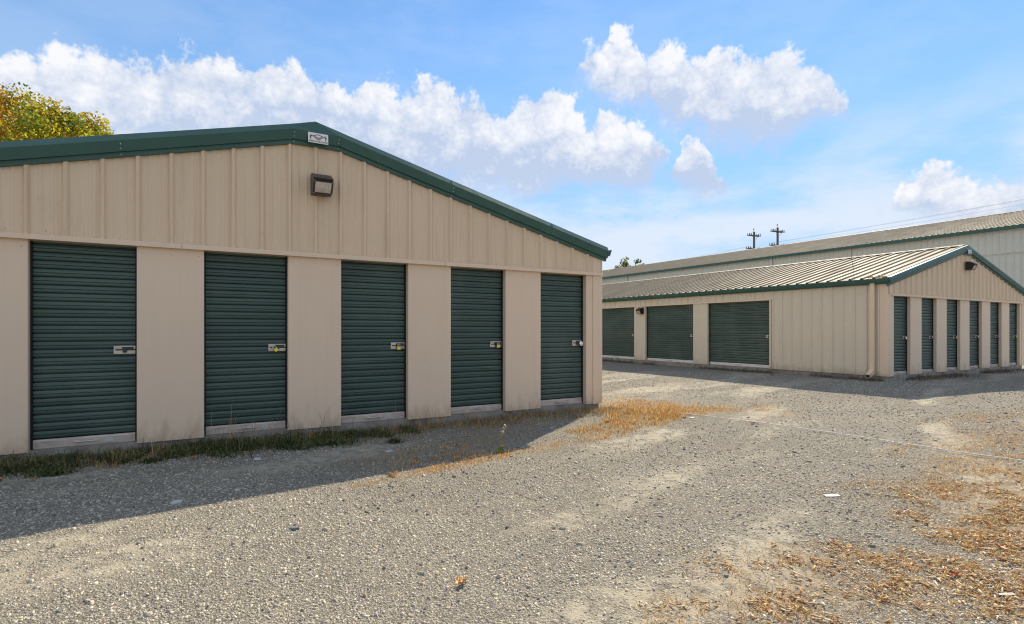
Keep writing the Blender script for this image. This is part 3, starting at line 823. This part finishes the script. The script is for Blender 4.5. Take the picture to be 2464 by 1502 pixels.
# ------------------------------------------------------------------ trees
def leafcloud(centres, radii, n, size, cols, rng, flat=.8):
    """leaf quads clustered in clumps; colours per clump with per-leaf variation"""
    ci = rng.randint(0, len(centres), n)
    d = rng.normal(size=(n, 3)); d /= np.linalg.norm(d, axis=1)[:, None]
    rr = radii[ci] * (rng.rand(n) ** .45)
    P = centres[ci] + d * rr[:, None] * np.array((1, 1, flat))
    s = size * rng.uniform(.6, 1.3, n)
    a = rng.normal(size=(n, 3)); a /= np.linalg.norm(a, axis=1)[:, None]
    b = np.cross(a, rng.normal(size=(n, 3))); b /= np.linalg.norm(b, axis=1)[:, None]
    V = np.stack([P - a * s[:, None] * .6, P + b * s[:, None] * .42, P + a * s[:, None] * .6, P - b * s[:, None] * .42], 1).reshape(-1, 3)
    F = np.arange(4 * n).reshape(n, 4)
    C = cols[ci] * rng.uniform(.6, 1.3, (n, 1)) * (1 + rng.uniform(-.12, .12, (n, 3)))
    return V, F, np.repeat(np.clip(C, 0, 1), 4, 0)
def tree(loc, H, r, label, seed, pal, nleaf, size, clumps=90, low=.3, shape=1., thick=.3):
    rng = np.random.RandomState(seed)
    root = empty('tree', loc); tag(root, label, 'tree', 'autumn trees behind the buildings')
    b = MB(); b.tube((0, 0, -.3), (.1, .05, H * .35), thick, thick * .7, 10); b.tube((.1, .05, H * .35), (0, .1, H * .8), thick * .7, thick * .15, 8)
    cs, rs, cc = [], [], []
    ang = 0
    for k in range(clumps):
        ang += 2.4
        t = rng.rand() ** .8; z = H * (low + (1 - low) * t)
        prof = math.sin(pi * min(1, (.12 + .88 * t)) ** shape) ** .6 if t < .999 else 0
        env = r * max(.12, math.sqrt(max(0, 1 - ((t - .38) / .66) ** 2)))
        q = env * (.35 + .65 * rng.rand() ** .5)
        c = np.array((q * cos(ang), q * sin(ang), z - r * .1))
        cs.append(c); rs.append(r * rng.uniform(.16, .28)); cc.append(pal[rng.randint(len(pal))])
        if k % 2 == 0:
            s = np.array((0, .05, H * (.25 + .4 * t * .8))); mid = (s + c) / 2 + np.array((0, 0, -.1 * r))
            b.tube(s, mid, thick * .28, thick * .14, 6, False); b.tube(mid, c, thick * .14, thick * .04, 5, False)
    b.build('trunk', 'bark', root)
    V, F, C = leafcloud(np.array(cs), np.array(rs), nleaf, size, np.array(cc), rng)
    soup('crown', V, F, C, 'leaf', None, root)
    return root
AUT = [(.34, .34, .026), (.46, .40, .028), (.54, .40, .026), (.50, .40, .03), (.52, .33, .028), (.54, .25, .03), (.20, .25, .025), (.38, .35, .03), (.30, .31, .025), (.16, .21, .025)]
GRN = [(.14, .17, .05), (.18, .20, .06), (.22, .22, .07)]
tree((-14.6, 57.4, 0), 20.7, 7.2, 'tall maple turning yellow and orange behind the roof at the left edge', 4, AUT, 46000, .20, 190, .25)
tree((-7.9, 53.6, 0), 18.3, 5.9, 'rounder green and yellow maple at the right end of the autumn foliage', 9, AUT, 30000, .20, 130, .25)
tree((56.0, 60.5, 0), 11.9, 3.0, 'small sparse green treetop showing above the long roof by the corner', 21, GRN, 3600, .26, 60, .35, thick=.16)

# ------------------------------------------------------------------ gravel stones
def outside(x, y, pad=0.):
    i1 = (x > B1X - pad) & (x < B1X + 9.144 + pad) & (y > B1Y - pad)
    i2 = (x > B2X - pad) & (x < B2X + 9.144 + pad) & (y > B2Y - pad)
    return ~(i1 | i2)
def stones(name, n, rmin, rmax, smin, smax, seed):
    rng = np.random.RandomState(seed)
    th = radians(YAW) + rng.uniform(-1.05, 1.05, n); r = np.exp(rng.uniform(math.log(rmin), math.log(rmax), n))
    x = r * np.sin(th); y = r * np.cos(th)
    keep = outside(x, y, .02) & (rng.rand(n) > .85 * track(x, y)) & (rng.rand(n) > .55 * patch(DRY, x, y)) & (rng.rand(n) < .35 + 1.1 * fbm(x * .9 + 60, y * .9 + 3, 3))
    x, y, r = x[keep], y[keep], r[keep]; n = len(x)
    s = np.exp(rng.normal(0, .40, n)) * .0056 * np.clip((r / 3) ** .5, .8, 2.6)
    s = np.where(rng.rand(n) < .006, s * 2.2, s)
    s = np.clip(s, smin, smax)
    el = rng.uniform(.35, .8, n); hh = s * rng.uniform(.15, .6, n)
    a0 = rng.uniform(0, 2 * pi, n)
    k = 4
    V = np.zeros((n, 8, 3))
    tilt = rng.normal(0, .2, (n, 2))
    ca, sa = np.cos(a0), np.sin(a0)
    for j in range(k):
        t = 2 * pi * j / k + rng.uniform(-.45, .45, n); q = rng.uniform(.7, 1.15, n)
        ux = np.cos(t) * q; uy = np.sin(t) * q * el
        for lev, f in ((0, 1.), (1, rng.uniform(.68, .97, n))):
            px = s * f * ux; py = s * f * uy
            V[:, lev * 4 + j, 0] = x + ca * px - sa * py; V[:, lev * 4 + j, 1] = y + sa * px + ca * py
            V[:, lev * 4 + j, 2] = (hh * rng.uniform(.75, 1.1, n) + px * tilt[:, 0] + py * tilt[:, 1]) if lev else -.3 * s
    V[:, :, 2] += gz(x, y)[:, None]
    b = (np.arange(n) * 8)[:, None]
    Fq = np.concatenate([b + np.array([[4, 5, 6, 7]])] + [b + np.array([[j, (j + 1) % 4, 4 + (j + 1) % 4, 4 + j]]) for j in range(4)], 0)
    pal = np.array([(.41, .36, .275), (.47, .42, .325), (.32, .29, .235), (.54, .49, .395), (.21, .195, .17), (.45, .375, .25), (.12, .115, .11), (.37, .34, .29)])
    big = s > .017
    tone = .72 + .56 * fbm(x * .55 + 90, y * .9 + 14, 4)
    c = pal[rng.choice(len(pal), n, p=[.24, .19, .17, .06, .11, .09, .06, .08])] * rng.uniform(.85, 1.28, (n, 1))
    c[big] = c[big] * .8; c *= tone[:, None]
    return soup(name, V.reshape(-1, 3), Fq, np.repeat(c, 8, 0), 'stone')
g = stones('gravel', 340000, 1.9, 19, .003, .03, 5)
g['label'] = 'loose grey gravel chips covering the yard'; g['category'] = 'gravel'

# ------------------------------------------------------------------ grass blades, straw and wood chips
def blades(name, x, y, h, w, lean, pal, label, cat, seed, bend=.5, m='blade', az=None):
    rng = np.random.RandomState(seed); n = len(x)
    z = gz(x, y); a = rng.uniform(0, 2 * pi, n) if az is None else az
    dxy = np.stack([np.cos(a), np.sin(a)], 1); side = np.stack([-np.sin(a), np.cos(a)], 1)
    tw = rng.uniform(-.6, .6, n)
    V = np.zeros((n, 5, 3))
    def put(i, t, off):
        out = lean * h * (t * (1 - bend) + bend * t * t); up = h * t * np.sqrt(np.clip(1 - (lean * t * .8) ** 2, .02, 1))
        V[:, i, 0] = x + dxy[:, 0] * out + side[:, 0] * off * w; V[:, i, 1] = y + dxy[:, 1] * out + side[:, 1] * off * w; V[:, i, 2] = z + up
    put(0, 0, -.5); put(1, 0, .5); put(2, .55, .42); put(3, .55, -.42); put(4, 1., 0)
    b = (np.arange(n) * 5)[:, None]
    F = np.concatenate([b + np.array([[0, 1, 2]]), b + np.array([[0, 2, 3]]), b + np.array([[3, 2, 4]])], 0)
    pal = np.array(pal); c = pal[rng.randint(0, len(pal), n)] * rng.uniform(.65, 1.25, (n, 1))
    o = soup(name, V.reshape(-1, 3), F, np.repeat(np.clip(c, 0, 1), 5, 0), m)
    o['label'] = label; o['category'] = cat
    return o
STRAW = [(.74, .50, .19), (.64, .37, .11), (.82, .62, .30), (.52, .25, .07), (.72, .44, .14), (.40, .17, .05), (.22, .11, .05)]
WEED = [(.065, .105, .028), (.095, .14, .035), (.13, .155, .05), (.05, .08, .028), (.24, .18, .09), (.16, .12, .07)]
GREY = [(.20, .15, .11), (.28, .21, .15), (.15, .11, .08), (.34, .27, .18)]
def sample(L, n, seed, thr=.25):
    rng = np.random.RandomState(seed); xs, ys = [], []
    wts = np.array([e[2] * e[3] * e[5] for e in L]); wts /= wts.sum()
    i = rng.choice(len(L), n, p=wts); e = np.array([l[:5] for l in L])[i]
    q = np.sqrt(rng.rand(n)) * 1.35; t = rng.uniform(0, 2 * pi, n); a = np.radians(e[:, 4])
    u = q * np.cos(t) * e[:, 2]; v = q * np.sin(t) * e[:, 3]
    x = e[:, 0] + u * np.cos(a) - v * np.sin(a); y = e[:, 1] + u * np.sin(a) + v * np.cos(a)
    tuft = np.clip((fbm(x * 5.5 + 3, y * 5.5 + 8, 3) - .40) / .22, 0, 1)
    k = (rng.rand(n) * .8 + thr * .5 < patch(L, x, y) * (.42 + .85 * tuft)) & outside(x, y, .01)
    return x[k], y[k], rng
x, y, rng = sample(DRY, 64000, 31)
n = len(x)
tall = np.exp(-((x - 6.0) / 1.3) ** 2 - ((y - 6.3) / .9) ** 2) * 2 * fbm(x * 3, y * 3, 3)
blades('dry_grass', x, y, rng.uniform(.012, .042, n) * (1 + .9 * tall) * np.where(rng.rand(n) < .04, 2.6, 1), rng.uniform(.003, .0075, n), rng.uniform(.3, 1.2, n), STRAW, 'low golden dry grass spread over the gravel by the building corner', 'grass', 1)
# green weeds along the foundation
def clumps(m, x0, x1, spread, rad, per, seed, dens=None):
    g = np.random.RandomState(seed)
    cx = g.uniform(x0, x1, m)
    if dens is not None: cx = cx[g.rand(m) < dens(cx)]
    m = len(cx); cy = 7.09 - np.abs(g.normal(0, spread, m)) - .02; cr = g.uniform(*rad, m) ; ch = g.uniform(.4, 1.35, m)
    i = np.repeat(np.arange(m), g.randint(per // 3, per, m)); n = len(i)
    d = g.normal(0, .5, (n, 2)) * cr[i][:, None]
    x = cx[i] + d[:, 0] * 1.5; y = np.minimum(cy[i] + d[:, 1], 7.13)
    return x, y, ch[i], i, cx, cy, cr
gd = lambda x: .25 + .75 * np.exp(-((x - .5) / .9) ** 2) + .35 * (x < -.9)
xs, ys, hh, ii, cx_, cy_, cr_ = clumps(190, -2.6, 2.5, .25, (.06, .22), 240, 71, gd); n = len(xs)
blades('weeds', xs, ys, rng.uniform(.025, .095, n) * hh * np.where(rng.rand(n) < .03, 2.2, 1), rng.uniform(.004, .011, n), rng.uniform(.3, 1.3, n), WEED, 'green weeds growing along the foundation of the nearest building', 'weeds', 2)
m_ = len(cx_)
cen = np.stack([cx_, cy_, gz(cx_, cy_) + .02], 1)
V, F, C = leafcloud(cen, cr_ * 1.1, 8000, .024, np.array([WEED[i % 4] for i in range(m_)]), rng, .3)
V[:, 2] = np.maximum(V[:, 2], gz(V[:, 0], V[:, 1]) + .003); V[:, 1] = np.minimum(V[:, 1], 7.15)
o = soup('ground_cover', V, F, C, 'blade'); o['label'] = 'low leafy green ground cover among the weeds by the foundation'; o['category'] = 'weeds'
# greyish dead stalks at the foot of the wall
xs, ys, hh, ii, cx_, cy_, cr_ = clumps(420, -2.6, 5.95, .2, (.05, .24), 100, 72); n = len(xs)
tallp = np.where(rng.rand(n) < .04, 2.4 + 4.2 * np.exp(-((xs - .9) / .9) ** 2) + 2.6 * np.exp(-((xs - 2.8) / .9) ** 2), 1)
blades('dead_stalks', xs, ys, rng.uniform(.02, .085, n) * hh * tallp, rng.uniform(.002, .0042, n), rng.uniform(.1, 1., n), GREY + STRAW[:2], 'thin dead stalks against the foot of the nearest building', 'weeds', 3)
# the same along the second building
xs1 = B2X - .03 - np.abs(rng.normal(0, .16, 6000)); ys1 = rng.uniform(7.4, 20, 6000)
xs2 = rng.uniform(15.8, 24.6, 5000); ys2 = B2Y - .02 - np.abs(rng.normal(0, .22, 5000))
xs = np.concatenate([xs1, xs2]); ys = np.concatenate([ys1, ys2])
k = fbm(xs * 1.1 + 20, ys * 1.1 + 50, 3) > .45; xs, ys = xs[k], ys[k]; n = len(xs)
blades('dead_stalks', xs, ys, rng.uniform(.03, .12, n) * np.where(rng.rand(n) < .03, 2.5, 1), rng.uniform(.004, .01, n), rng.uniform(.2, 1, n), GREY + [(.20, .10, .06), (.09, .08, .04)], 'brown dead stalks at the foot of the building across the drive', 'weeds', 4)
# straw, bark and dry needles at the near right
x, y, rng = sample(LIT, 80000, 41)
n = len(x)
blades('straw_litter', x, y, rng.uniform(.012, .04, n), rng.uniform(.0016, .004, n), rng.uniform(.85, 1.2, n), STRAW[:6] + [(.62, .36, .10), (.30, .15, .06)], 'dry straw and grass litter at the near right edge of the yard', 'litter', 5)
def chips(n, seed):
    x, y, rng = sample(LIT[:4] + LIT[7:8], n, seed, .5); n = len(x)
    a = rng.uniform(0, 2 * pi, n); l = rng.uniform(.008, .026, n); w = rng.uniform(.002, .006, n); z = gz(x, y) + rng.uniform(.004, .014, n)
    t = rng.normal(0, .2, n)
    ca, sa = np.cos(a), np.sin(a); V = np.zeros((n, 8, 3))
    for i, (u, v, q) in enumerate([(-1, -1, 0), (1, -.5, 0), (1, .5, 0), (-1, 1, 0), (-1, -1, 1), (1, -.5, 1), (1, .5, 1), (-1, 1, 1)]):
        V[:, i, 0] = x + ca * l * u - sa * w * v; V[:, i, 1] = y + sa * l * u + ca * w * v; V[:, i, 2] = z + l * u * t + (q - .5) * .004
    b = (np.arange(n) * 8)[:, None]
    F = np.concatenate([b + np.array([q]) for q in ((0, 3, 2, 1), (4, 5, 6, 7), (0, 1, 5, 4), (1, 2, 6, 5), (2, 3, 7, 6), (3, 0, 4, 7))], 0)
    pal = np.array([(.55, .42, .27), (.62, .54, .40), (.40, .22, .09), (.30, .15, .07), (.48, .30, .10)])
    c = pal[rng.randint(0, len(pal), n)] * rng.uniform(.7, 1.15, (n, 1))
    o = soup('wood_chips', V.reshape(-1, 3), F, np.repeat(c, 8, 0), 'chip')
    o['label'] = 'small wood chips and bark flakes in the litter at the near right'; o['category'] = 'litter'
chips(12000, 51)

# single weeds
def plant(loc, h, label, seed, seedhead=True, pal=((.20, .24, .04), (.30, .26, .07)), nleaf=14):
    rng = np.random.RandomState(seed); r = empty('weed_plant', (*loc, float(gz(*loc)))); tag(r, label, 'weed', 'single weeds')
    mt = mat('weed_stem_%d' % seed, (.30, .22, .11), .8)
    b = MB(); pts = [(0, 0, 0), (.01, 0, h * .4), (.03, .01, h * .75), (.07, .0, h)]
    b.path(pts, .0028, 5)
    for k in range(5):
        a = rng.uniform(0, 6.28); q = rng.uniform(.3, .8); p0 = (.02 * q, 0, h * q); b.tube(p0, (p0[0] + .06 * cos(a), .06 * sin(a), p0[2] + .06), .0018, .001, 4)
    b.build('stem', 'weed_stem_%d' % seed, r)
    n = nleaf; V, F, C = leafcloud(np.array([(0, 0, .03), (.02, .01, .05)]), np.array([.05, .04]), n, .045, np.array(pal), rng)
    soup('leaf', V, F, C, 'blade', None, r)
    if seedhead:
        V, F, C = leafcloud(np.array([(.04, 0, h * .8), (.055, 0, h * .9), (.07, 0, h)]), np.array([.02, .018, .014]), 60, .016, np.array([(.62, .56, .44)] * 3), rng)
        soup('seed_head', V, F, C, 'blade', None, r)
plant((2.95, 5.27), .30, 'upright weed with a pale seed head at the shadow edge', 61)
plant((1.62, 4.90), .16, 'short dry weed leaning right at the edge of the building shadow', 62, False, ((.4, .26, .1), (.5, .34, .14)), 8)
plant((14.9, 10.1), .42, 'thin dead weed standing against the ribbed bay of the far building', 63, False, ((.2, .14, .08), (.25, .17, .1)), 10)

# ------------------------------------------------------------------ fallen leaves
def fallen(loc, s, col, label, seed, rz=0.):
    rng = np.random.RandomState(seed); nm = 'fallen_%d' % seed
    def fn(T, b):
        c = T.mix(T.maprange(T.noise(gpos(T), 70, 3), .35, .7), col, tuple(x * .55 for x in col)); T.t.links.new(c, b.inputs['Base Color'])
    mat(nm, col, .6, fn=fn)
    b = MB(); n = 15; m = MB()
    lob = [1., .55, .85, .5, .8, .45, .6, .25, .6, .45, .8, .5, .85, .55, .95]
    ring = []; inner = []
    for k in range(n):
        t = 2 * pi * k / n; q = s * lob[k] * rng.uniform(.85, 1.1)
        ring.append((q * cos(t), q * .8 * sin(t), .012 + s * rng.uniform(-.05, .30) + .25 * s * abs(sin(t))))
        inner.append((.45 * q * cos(t), .36 * q * sin(t), .012 + s * rng.uniform(.0, .16)))
    m.v = [(0, 0, .018)] + inner + ring
    for k in range(n):
        j = (k + 1) % n
        m.f += [(0, 1 + k, 1 + j), (1 + k, 1 + n + k, 1 + n + j, 1 + j)]
    o = empty('fallen_leaf', (loc[0], loc[1], float(gz(*loc))), rz); tag(o, label, 'leaf', 'fallen leaves')
    m.build('blade', nm, o, smooth=False)
    MB().path([(-.1 * s, 0, .018), (-.7 * s, .03 * s, .012), (-1.25 * s, .1 * s, .016)], .0015, 4).build('stalk', nm, o)
    return o
OR, RD, TN, YL, PK_ = (.55, .20, .05), (.38, .08, .03), (.50, .30, .13), (.60, .38, .05), (.55, .33, .22)
fallen((1.24, 2.641), .056, (.66, .36, .13), 'pale orange leaf lying alone on the open gravel in the foreground', 101, .6)
for i, (p, s, c, l) in enumerate([
    ((6.02, 7.02), .055, OR, 'orange leaf against the corner of the nearest building'),
    ((3.63, 1.36), .040, RD, 'dark red curled leaf in the litter near the bottom right'),
    ((4.32, 1.38), .050, (.50, .22, .07), 'brown leaf, left of the pair in the litter by the right edge'),
    ((4.42, 1.27), .048, (.30, .13, .06), 'dark brown leaf, right of the pair in the litter by the right edge'),
    ((4.95, 1.55), .034, OR, 'small orange leaf on the litter at the right edge'),
    ((5.92, 1.98), .025, RD, 'tiny red leaf on the gravel near the right edge'),
    ((3.16, 2.13), .025, PK_, 'small pinkish leaf on open gravel at the right'),
    ((5.15, 6.05), .050, OR, 'orange leaf in the dry grass nearest the building corner'),
    ((5.3, 5.55), .05, (.45, .15, .05), 'rust leaf at the front edge of the dry grass'),
    ((6.4, 5.75), .05, RD, 'red leaf beside a white scrap in the dry grass'),
    ((6.35, 6.6), .045, OR, 'orange leaf at the right side of the dry grass'),
    ((6.9, 4.95), .05, PK_, 'pinkish leaf on gravel right of the dry grass'),
    ((.05, 6.50), .05, OR, 'orange leaf beside the green weeds in the shade'),
    ((.40, 6.46), .045, TN, 'tan leaf right of the orange one by the green weeds'),
    ((1.32, 6.62), .04, YL, 'yellow leaf on shaded gravel below the weeds'),
    ((2.42, 5.62), .042, YL, 'bright yellow leaf upright in the shaded dry stalks'),
    ((3.4, 6.98), .038, (.62, .52, .05), 'lemon yellow leaf at the foot of a pier in the shade'),
    ((-1.42, 6.42), .045, TN, 'tan leaf lying at the left edge in the shade'),
    ((-1.18, 6.32), .04, (.48, .26, .12), 'brown leaf right of the tan one at the left edge'),
    ((2.05, 5.45), .035, (.42, .17, .08), 'rust leaf in the dry stalks inside the shadow'),
    ((14.2, 9.0), .05, (.42, .16, .06), 'brown leaf on the drive beside the far ribbed bay')]):
    fallen(p, s, c, l, 110 + i, R.uniform(0, 6))

# ------------------------------------------------------------------ cable, scraps and rubble
pts = [(6.55, 6.35), (6.789, 5.758), (6.98, 4.9), (7.13, 4.1), (7.19, 3.4), (7.215, 2.88), (7.27, 2.4), (7.30, 2.0), (7.30, 1.2)]
P = []
for (ax, ay), (bx, by) in zip(pts, pts[1:]):
    for t in np.linspace(0, 1, 6)[:-1]:
        xx, yy = ax + (bx - ax) * t, ay + (by - ay) * t; P.append((xx, yy, float(gz(xx, yy)) + .022))
tag(MB().path(P, .0060, 6).build('cable', 'cable_white'), 'thin white cable stretched across the gravel on the right', 'cable')
def scrap(loc, w, h, rz, label, seed):
    rng = np.random.RandomState(seed); rows = []
    for i in range(5):
        rows.append([((i / 4 - .5) * w * (1 + .2 * rng.rand()), (j / 3 - .5) * h * (1 - .5 * abs(i / 4 - .5) + .2 * rng.rand()), .006 + .004 * rng.rand()) for j in range(4)])
    o = MB().strip(rows).build('paper_scrap', 'paper', None, (*loc, float(gz(*loc))), rz)
    md = o.modifiers.new('t', 'SOLIDIFY'); md.thickness = .001
    tag(o, label, 'litter', 'paper scraps')
scrap((4.53, 2.53), .12, .05, -.4, 'white paper scrap lying on open gravel at the right', 1)
scrap((3.60, 1.13), .085, .022, -.5, 'narrow white paper strip in the litter at the near right edge', 2)
scrap((6.52, 5.72), .09, .05, .2, 'white scrap in the dry grass beside a red leaf', 3)
def rock(loc, s, col, label, seed, flat=.35):
    rng = np.random.RandomState(seed); m = MB(); n = 7; nm = 'rock_%d' % seed
    mat(nm, col, .9)
    r1 = [(s * rng.uniform(.8, 1.1) * cos(2 * pi * k / n), s * .65 * rng.uniform(.8, 1.1) * sin(2 * pi * k / n), -.01) for k in range(n)]
    r2 = [(x * .8, y * .78, s * flat * rng.uniform(.8, 1.2)) for x, y, z in r1]
    m.v = r1 + r2; m.f = [tuple(range(n, 2 * n))] + [(k, (k + 1) % n, n + (k + 1) % n, n + k) for k in range(n)]
    tag(m.build('stone', nm, None, (*loc, float(gz(*loc))), rng.uniform(0, 3)), label, 'stone', 'single larger stones')
rock((.62, 3.95), .045, (.12, .12, .12), 'flat dark stone on the sunlit gravel left of the middle', 1)
rock((-.08, 5.0), .055, (.46, .48, .48), 'flat pale stone on shaded gravel near the shadow edge', 2, .2)
rock((.62, 6.25), .06, (.46, .48, .50), 'flat pale bluish stone on shaded gravel below the weeds', 3, .2)
rock((1.93, 5.95), .055, (.46, .48, .48), 'flat pale stone in the shade behind the dry stalks', 4, .2)
rock((2.55, 2.0), .022, (.20, .185, .16), 'dark chunky stone on the gravel near the bottom edge', 5, .5)
tag(MB().box(-.12, .12, -.22, .22, -.02, .07, .01).build('wood_block', 'pole_wood', None, (15.45, 8.35, .0), .05), 'dark block lying at the foot of the far ribbed bay', 'block')
# leaf debris and a twig caught on the roof corner of the second building
rng = np.random.RandomState(77)
V, F, C = leafcloud(np.array([(B2X + .12, B2Y + .25, 2.76), (B2X + .22, B2Y + .55, 2.79), (B2X + .05, B2Y + .1, 2.74)]), np.array([.09, .10, .08]), 160, .05, np.array([(.62, .48, .26), (.55, .40, .2), (.66, .52, .3)]), rng, .4)
o = soup('leaf_debris', V, F, C, 'blade'); o['label'] = 'tan leaf debris caught at the roof corner across the drive'; o['category'] = 'litter'
m = MB(); m.path([(0, 0, 0), (.03, .01, .3), (-.05, .02, .62), (-.08, .0, .9)], .006, 5); m.path([(.03, .01, .3), (.14, 0, .55)], .004, 4); m.path([(-.05, .02, .62), (.02, 0, .8)], .003, 4)
tag(m.build('twig', 'pole_wood', None, (B2X + .25, B2Y + 1.0, 2.78)), 'bare twig sprouting from the gutter of the building across the drive', 'twig')
